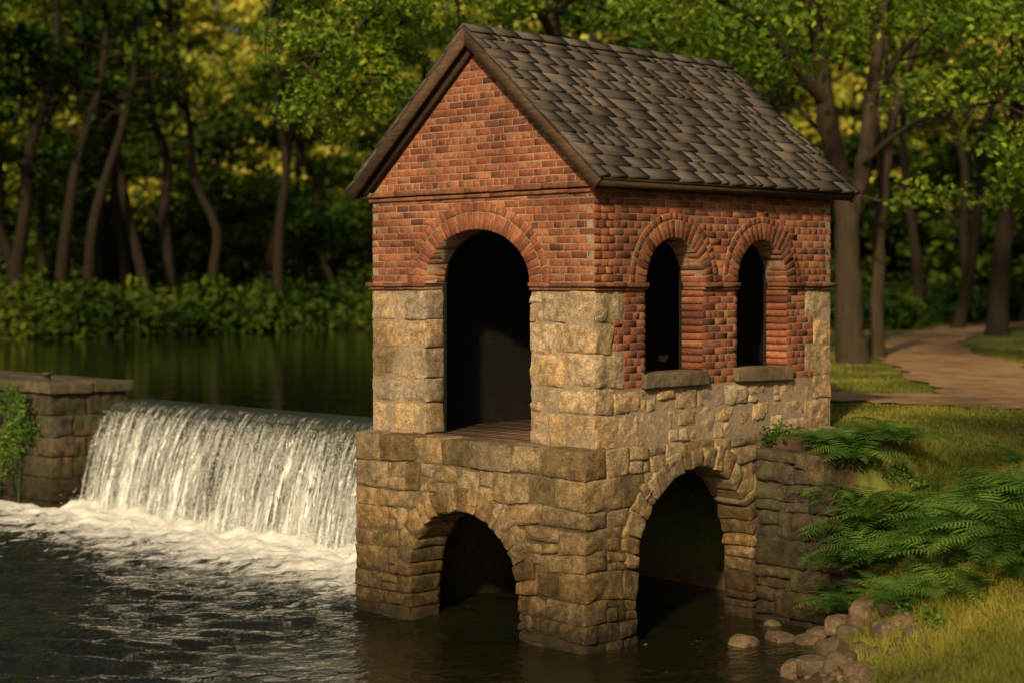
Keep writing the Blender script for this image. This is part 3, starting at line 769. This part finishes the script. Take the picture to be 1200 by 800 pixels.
def shrub(seed,R,n,lsz):
    global rng
    keep=rng; rng=np.random.default_rng(seed); lf=MB()
    for i in range(n):
        a=rng.uniform(0,6.28); q=rng.random()**.5*R; cluster(lf,np.array([math.cos(a)*q,math.sin(a)*q,rng.uniform(.1,R*.9*(1.1-q/R))]),R*.38,46,lsz,.5,.8)
        tube(lf,[(math.cos(a)*q*.2,math.sin(a)*q*.2,-.2),(math.cos(a)*q,math.sin(a)*q,R*.5)],[.02,.008],4,.0)
    rng=keep
    return flat(lf)
SHR=[shrub(s,1.7,24,.13) for s in (1,2,3)]
SB=MB()
for i in range(70):
    px=random.uniform(-60,640); dep=np.interp(px,[0,200,430,640],[63.5,70,81,90])+random.uniform(.5,5); p=W(px,dep); h=float(H(p[0],p[1])[0])
    if h>1.8: stamp(SB,random.choice(SHR),(p[0],p[1],h-.1),random.uniform(.7,1.6),random.uniform(0,6),random.random())
for i in range(64):
    px=random.uniform(760,1330); dep=random.uniform(66,92); p=W(px,dep); h=float(H(p[0],p[1])[0])
    if np.min(np.hypot(PATHC[:,0]-p[0],PATHC[:,1]-p[1]))>3.4 : stamp(SB,random.choice(SHR),(p[0],p[1],h-.1),random.uniform(.7,1.8),random.uniform(0,6),random.random())
build('undergrowth_shrubs',SB,LEAFM,None,False,False)
def limb(tk,pts,r0,r1,n=9,wob=.02):
    p=smoothpath([PP(*q) for q in pts],4,wob); tube(tk,p,np.linspace(r0,r1,len(p)),n); return p
def crown_to(tk,lf,limbs,centers,r,n,size,squash=.45):
    L=np.concatenate(limbs)
    for c in centers:
        c=np.array(c); d=np.linalg.norm(L-c,axis=1)+np.maximum(L[:,2]-c[2],0); a=L[np.argmin(d)]
        m_=(a+c)/2+rng.normal(0,.15,3)
        if d.min()<3.2: tube(tk,smoothpath([a,m_,c],3),np.linspace(.035,.010,7),5)
        cluster(lf,c,r*rng.uniform(.6,1.25),int(n*rng.uniform(.6,1.3)),size,.6,squash)
def hero(name,fn):
    e=empty(name); tk=MB(); lf=MB(); fn(tk,lf); build('trunk_and_limbs',tk,BARK,e,True); build('crown',lf,LEAFH,e)
def t1(tk,lf):
    D=38; a=limb(tk,[(1000,432,D),(996,400,D),(994,330,D),(992,255,D),(980,190,D),(967,120,D-.3),(958,40,D-.6),(950,-60,D-1),(940,-180,D-1)],.36,.10,12); 
    a[0]-=[0,0,.2]; tube(tk,[a[0],a[0]+[0,0,.35],a[0]+[0,0,.9]],[.58,.38,.30],12)
    b=limb(tk,[(993,262,D),(1012,190,D+.3),(1022,120,D+.5),(1030,40,D+.8),(1045,-60,D+1),(1060,-170,D+1)],.22,.07)
    c=limb(tk,[(967,120,D-.3),(940,85,D-1),(905,45,D-2),(865,12,D-3),(820,-10,D-4),(760,-20,D-5)],.15,.03)
    d=limb(tk,[(1024,110,D+.5),(1060,60,D),(1110,10,D-1),(1170,-30,D-2)],.12,.03)
    e=limb(tk,[(975,170,D),(930,120,D+1.5),(900,100,D+3),(870,95,D+4)],.06,.02)
    f=limb(tk,[(1012,190,D),(1060,150,D-1),(1110,130,D-2.5),(1170,120,D-4)],.07,.02)
    cs=[]
    for _ in range(85): cs.append(PP(rng.uniform(740,1270),rng.uniform(-110,35),D+rng.uniform(-7,6)))
    for _ in range(16): cs.append(PP(rng.uniform(1080,1230),rng.uniform(60,250),D+rng.uniform(-5,2)))
    for _ in range(10): cs.append(PP(rng.uniform(820,940),rng.uniform(20,90),D+rng.uniform(-3,5)))
    crown_to(tk,lf,[a[12:],b,c,d,e,f],cs,1.1,180,.085)
hero('added_shade_tree',t1)
def t2(tk,lf):
    D=40.5; a=limb(tk,[(1027,424,D),(1027,395,D),(1028,310,D),(1034,225,D),(1043,150,D),(1060,90,D),(1080,30,D),(1095,-60,D)],.20,.06,10)
    tube(tk,[a[0]-[0,0,.2],a[0]+[0,0,.2],a[0]+[0,0,.6]],[.32,.24,.185],10)
    b=limb(tk,[(1036,215,D),(1028,150,D+.5),(1040,70,D+1),(1035,-40,D+1)],.09,.04)
    cs=[PP(rng.uniform(980,1280),rng.uniform(-100,50),D+rng.uniform(-2,8)) for _ in range(30)]
    crown_to(tk,lf,[a[14:],b],cs,1.2,170,.09)
hero('added_shade_tree',t2)
def t3(tk,lf):
    D=41; a=limb(tk,[(652,440,D),(650,330,D),(647,200,D),(650,80,D),(646,0,D),(640,-100,D),(650,-220,D)],.30,.09,10)
    a[0][2]=1.9
    b=limb(tk,[(647,40,D),(610,-10,D-2),(560,-30,D-4),(500,-15,D-6),(440,15,D-8),(395,50,D-9),(355,75,D-10)],.10,.012)
    c=limb(tk,[(560,-30,D-4),(500,-60,D-5),(420,-60,D-6),(350,-30,D-7),(320,0,D-7)],.07,.012)
    d=limb(tk,[(648,20,D),(700,-30,D-1),(760,-60,D-2),(820,-60,D-3)],.10,.03)
    b2=limb(tk,[(500,-15,D-6),(460,40,D-7),(430,75,D-8),(400,110,D-8.5)],.035,.008)
    cs=[PP(rng.uniform(330,700),rng.uniform(-110,-15),D+rng.uniform(-10,2)) for _ in range(34)]
    cs+=[PP(rng.uniform(600,900),rng.uniform(-110,20),D+rng.uniform(-4,4)) for _ in range(30)]
    crown_to(tk,lf,[a[12:],b,c,d],cs,1.0,170,.085)
    sp=[]
    for L_,n in ((b,42),(c,24),(b2,28)):
        for _ in range(n):
            q=L_[rng.integers(len(L_)//4,len(L_))]; sp.append(q+rng.normal(0,.42,3)+[0,0,-.12])
    crown_to(tk,lf,[b,c,b2],sp,.6,110,.068,.5)
hero('added_shade_tree',t3)
def shade_tree(tk,lf):  # unseen leaning tree, added to throw dappled shade on bank and lawn
    p=smoothpath([(-4.5,-13.5,1.6),(-4.8,-13,4),(-5.6,-11.4,6.5),(-6.6,-9.6,8.6),(-7.4,-8.4,10.5)],4); tube(tk,p,np.linspace(.3,.08,len(p)),9)
    q=smoothpath([(-5.6,-11.4,6.5),(-5,-9.8,7.8),(-4.4,-8.0,8.8),(-3.6,-6.2,9.4),(-3.4,-5,9.8)],3); tube(tk,q,np.linspace(.14,.03,len(q)),7)
    r_=smoothpath([(-4.8,-13,4),(-3,-11,6),(-1,-9,7.5),(.5,-7,8.5)],3); tube(tk,r_,np.linspace(.14,.03,len(r_)),7)
    cs=[np.array([-6.4,-9.4,8.9])+rng.normal(0,1,3)*[1.2,1.2,.8] for _ in range(14)]
    for A_ in (q[3:],r_[4:]):
        for _ in range(18): cs.append(A_[rng.integers(0,len(A_))]+rng.normal(0,.8,3)*[1,1,.6])
    cs=[c for c in cs if c[2]>7.2]
    crown_to(tk,lf,[p[6:],q,r_],cs,.65,80,.085,.5)
hero('added_shade_tree',shade_tree)
# ---------------------------------------------------------------- ferns
def mesh_of(name,mb,mat,smooth=False):
    o=build(name,mb,mat,None,smooth); me=o.data; bpy.data.objects.remove(o); return me
def fern(seed,R=.75,nf=13):
    global rng
    keep=rng; rng=np.random.default_rng(seed); mb=MB()
    for i in range(nf):
        az=i/nf*2*math.pi+rng.uniform(-.3,.3); L=R*rng.uniform(.7,1.15); up=rng.uniform(.6,1.25)
        t=np.linspace(0,1,24); h=np.array([math.cos(az),math.sin(az),0]); sdv=np.array([-math.sin(az),math.cos(az),0])
        curve=h[None]*(L*t*(.55+.45*t))[:,None]+np.array([0,0,1])[None]*(L*up*(t-.72*t**2.2))[:,None]+sdv*(rng.normal(0,.08)*t*t*L)[:,None]
        tube(mb,curve,np.linspace(.005,.0015,24),4,.1)
        tg=np.gradient(curve,axis=0); tg/=np.linalg.norm(tg,axis=1,keepdims=True); ft=rng.random()
        for k in range(3,24):
            pl=L*.27*math.sin(math.pi*min(1,(t[k]*.95+.05))**.75)**.9+.01
            for sg in (-1,1):
                d=sdv*sg*.92+tg[k]*.38+np.array([0,0,-.12+rng.normal(0,.08)]); d/=np.linalg.norm(d); w=tg[k]*L*.011
                b=curve[k]; tt_=.6*ft+.4*rng.random()
                V=[b-w,b+w,b+d*pl*.5+w*1.15,b+d*pl*.5-w*.9,b+d*pl+np.array([0,0,-.06*pl])+w*.2]
                mb.add(V,[[0,1,2,3]],tt_); mb.add(V,[[3,2,4]],tt_)
    rng=keep; return mesh_of('fern',mb,FERNM)
FM=[fern(s) for s in (1,2,3,4,5)]
FP=[(975,590,.8),(1010,590,.85),(1045,598,.8),(995,628,.95),(1035,630,1.05),(1075,618,.95),(1110,620,1.0),(1145,615,1.05),(1180,600,1.05),(1208,580,1.05),
    (975,660,.8),(1012,668,.9),(1050,672,1.0),(1090,662,1.05),(1130,662,1.1),(1170,652,1.1),(1205,640,1.15),(1075,700,.8),(1120,698,.9),(1160,690,.95),(1198,680,1.0),(1235,600,1.15),(1230,660,1.05),(1165,570,.8),(1198,552,.75),
    (1095,640,1.0),(1060,648,.95),(1150,635,1.05),(1005,645,.85),(1035,705,.7),(1000,695,.6),(1185,625,1.1),(1125,645,1.05),(1020,610,.85)]
def add_fern(p,sc,tilt=(0,0)):
    o=bpy.data.objects.new('fern',random.choice(FM)); o.location=p; o.scale=(sc,)*3
    o.rotation_euler=(tilt[0]+random.uniform(-.2,.2),tilt[1]+random.uniform(-.2,.2),random.uniform(0,6.28)); link(o)
for px,py,sc in FP:
    p=hit(px,py); add_fern((p[0],p[1],max(p[2],0.02)-.04),sc)
for x,y,z,sc in ((2.85,-1.0,1.92,.75),(2.8,-1.35,1.88,.9),(2.95,-.75,1.98,.6),(3.1,-1.3,2.0,.85),(2.6,-1.75,1.25,.9),(2.45,-1.55,.75,.85),(2.3,-1.45,.25,.7),(2.55,-1.35,.4,.6),(2.1,-1.75,.35,.7),(2.2,-2.0,.85,.95),(3.3,-1.6,2.05,.8)):
    add_fern((x,y,z),sc)
iv=MB()
for _ in range(60):
    c=np.array([1.83-rng.random()*.3,rng.uniform(14.7,16.8),rng.uniform(.4,1.98)]); cluster(iv,c,.27,46,.045,.3,.9)
for yy_,e_ in ((16.0,.2),(16.3,-.1),(15.3,.15)): tube(iv,[(1.85,yy_,.0),(1.82,yy_-e_,1.0),(1.84,yy_+e_,1.9)],[.02,.015,.01],5,.1)
build('ivy',iv,FERNM)
wd=MB()
for px,py,n in ((890,515,4),(912,512,4),(985,535,6),(1015,545,7),(1045,560,7),(1080,575,6),(1110,590,6),(880,720,3),(905,735,4),(1060,720,4),(1100,735,4)):
    for _ in range(n):
        p=hit(px+rng.uniform(-14,14),py+rng.uniform(-4,4)); cluster(wd,p+[0,0,rng.uniform(0,.10)],.13,36,.03,.4,.8)
build('weeds',wd,FERNM)
def grass(name,n,sampler,h0,h1,w):
    P=sampler(n); x,y=P[:,0],P[:,1]; z=H(x,y)
    s1=sd(x,y,POLYD); s2=sd(x,y,POLYP)
    dp=np.min(np.hypot(PATHC[None,::2,0]-x[:,None],PATHC[None,::2,1]-y[:,None]),axis=1)
    ns=vnoise(np.stack([x*1.3,y*1.3,0*x],1),77)
    inb=(x>-.3)&(x<LX+.05)&(y>-.1)&(y<3.8)
    dirt=(x<4.4)&(y>-1.1-.4*ns)&(y<0)
    k=(s1>.55+.35*ns)&(s2>.25)&(dp>1.45+.3*ns)&~inb&~dirt&~((x<3.08)&(x>2.6)&(y>-1.8)); x,y,z,ns=x[k],y[k],z[k],ns[k]; n=len(x)
    hgt=rng.uniform(h0,h1,n)*(1+.4*ns); az=rng.uniform(0,2*np.pi,n); ww=w*rng.uniform(.6,1.3,n)
    B=np.stack([x,y,z-.01],1); S=np.stack([np.cos(az),np.sin(az),0*az],1)*ww[:,None]; ln=rng.normal(0,.4,(n,2))*hgt[:,None]
    tip=B+np.stack([ln[:,0],ln[:,1],hgt],1); mid=B+np.stack([ln[:,0]*.3,ln[:,1]*.3,hgt*.55],1)
    V=np.stack([B-S,B+S,mid+S*.8,mid-S*.8,tip],1).reshape(-1,3); i0=np.arange(n)[:,None]*5
    mb=MB(); t=np.repeat(np.clip(rng.random(n)*.7+.3*ns+.15,0,1),5); mb.add(V,i0+np.array([[0,1,2,3]]),t); mb.Q.append(i0+np.array([[3,2,4]]))
    return mb
def samp_near(n):
    Z=rng.uniform(11.5,20,n); px=rng.uniform(880,1320,n); X=(px-600)/F*Z
    return np.stack([CAMX+R2*(Z+X),CAMY+R2*(Z-X)],1)
def samp_lawn(n):
    Z=18+32*rng.random(n)**1.6; px=rng.uniform(940,1280,n); X=(px-600)/F*Z
    return np.stack([CAMX+R2*(Z+X),CAMY+R2*(Z-X)],1)
build('bank_grass',grass('g',60000,samp_near,.05,.15,.0045),GRASSM); build('lawn_grass',grass('g',60000,samp_lawn,.03,.085,.008),GRASSM)
rk=MB()
def boulder(c,r,t=None):
    th=rng.uniform(.7,1.3,3); lo=-np.array([r*th[0],r*th[1],r*.66]); a=rng.uniform(0,6.28)
    def post(P):
        q=P*(.78+.22*np.linalg.norm(lo)*.7/np.maximum(np.linalg.norm(P,axis=1,keepdims=True),.01))
        return np.stack([q[:,0]*math.cos(a)-q[:,1]*math.sin(a)+c[0],q[:,0]*math.sin(a)+q[:,1]*math.cos(a)+c[1],q[:,2]+c[2]],1)
    rock(rk,lo,-lo,None,r=r*.35,step=r*.25,amp=r*.28,bulge=r*.10,gap=0,post=post,tint=t)
for px,py,r in ((1018,722,.20),(1000,745,.13),(985,735,.13),(962,748,.14),(945,765,.11),(975,762,.15),(955,785,.15),(985,780,.17),(935,790,.14),(870,795,.13),(1040,745,.14),(1060,735,.12),
    (968,728,.11),(990,712,.10),(1005,768,.13),(1030,770,.11),(915,780,.12),(1010,795,.14),(1045,718,.10),(1075,745,.09),(1050,765,.09),(905,762,.08),(950,722,.08)): 
    p=hit(px,py); boulder((p[0],p[1],max(p[2],-.03)+r*.15),r)
for _ in range(110):
    p=hit(rng.uniform(905,1090),rng.uniform(705,805))
    if .0<p[2]<.7: boulder((p[0],p[1],p[2]+.01),rng.uniform(.02,.055))
build('river_rocks',rk,masonry_mat('river_stone',[(.055,.04,.024),(.15,.10,.06),(.10,.075,.05),(.20,.13,.075)],.6,.012,14,0,.8,.4),None,True)
# ---------------------------------------------------------------- light & camera
sunv=np.array([-.84,-.45,.52]); sunv/=np.linalg.norm(sunv)
L=bpy.data.lights.new('sun','SUN'); L.energy=5.0; L.angle=math.radians(2.5); L.color=(1,.77,.45)
so_=bpy.data.objects.new('sun',L); link(so_)
from mathutils import Vector
so_.rotation_euler=Vector(sunv).to_track_quat('Z','Y').to_euler(); so_.location=(-20,-12,20)
w=bpy.data.worlds.new('World'); scene.world=w; w.use_nodes=True; nt=w.node_tree
bg=nt.nodes.get('Background') or nt.nodes.new('ShaderNodeBackground')
sk=nt.nodes.new('ShaderNodeTexSky'); sk.sky_type='NISHITA'; sk.sun_disc=False; sk.sun_elevation=math.asin(sunv[2]); sk.sun_rotation=math.atan2(sunv[0],sunv[1])
sk.air_density=1.0; sk.dust_density=8.0; sk.ozone_density=.5
nt.links.new(sk.outputs[0],bg.inputs[0]); bg.inputs[1].default_value=.062
cam=bpy.data.cameras.new('camera'); co=bpy.data.objects.new('camera',cam); link(co)
co.location=(CAMX,CAMY,EYE); co.rotation_euler=(math.pi/2,0,-math.pi/4)
cam.sensor_width=36; cam.lens=F/1200*36; cam.shift_y=-68/1200; cam.clip_end=1000; cam.clip_start=.1
cam.dof.use_dof=True; cam.dof.focus_distance=19.0; cam.dof.aperture_fstop=.85
scene.camera=co
scene.view_settings.view_transform='Standard'; scene.view_settings.look='None'; scene.view_settings.exposure=0
print('objects',len(bpy.data.objects))
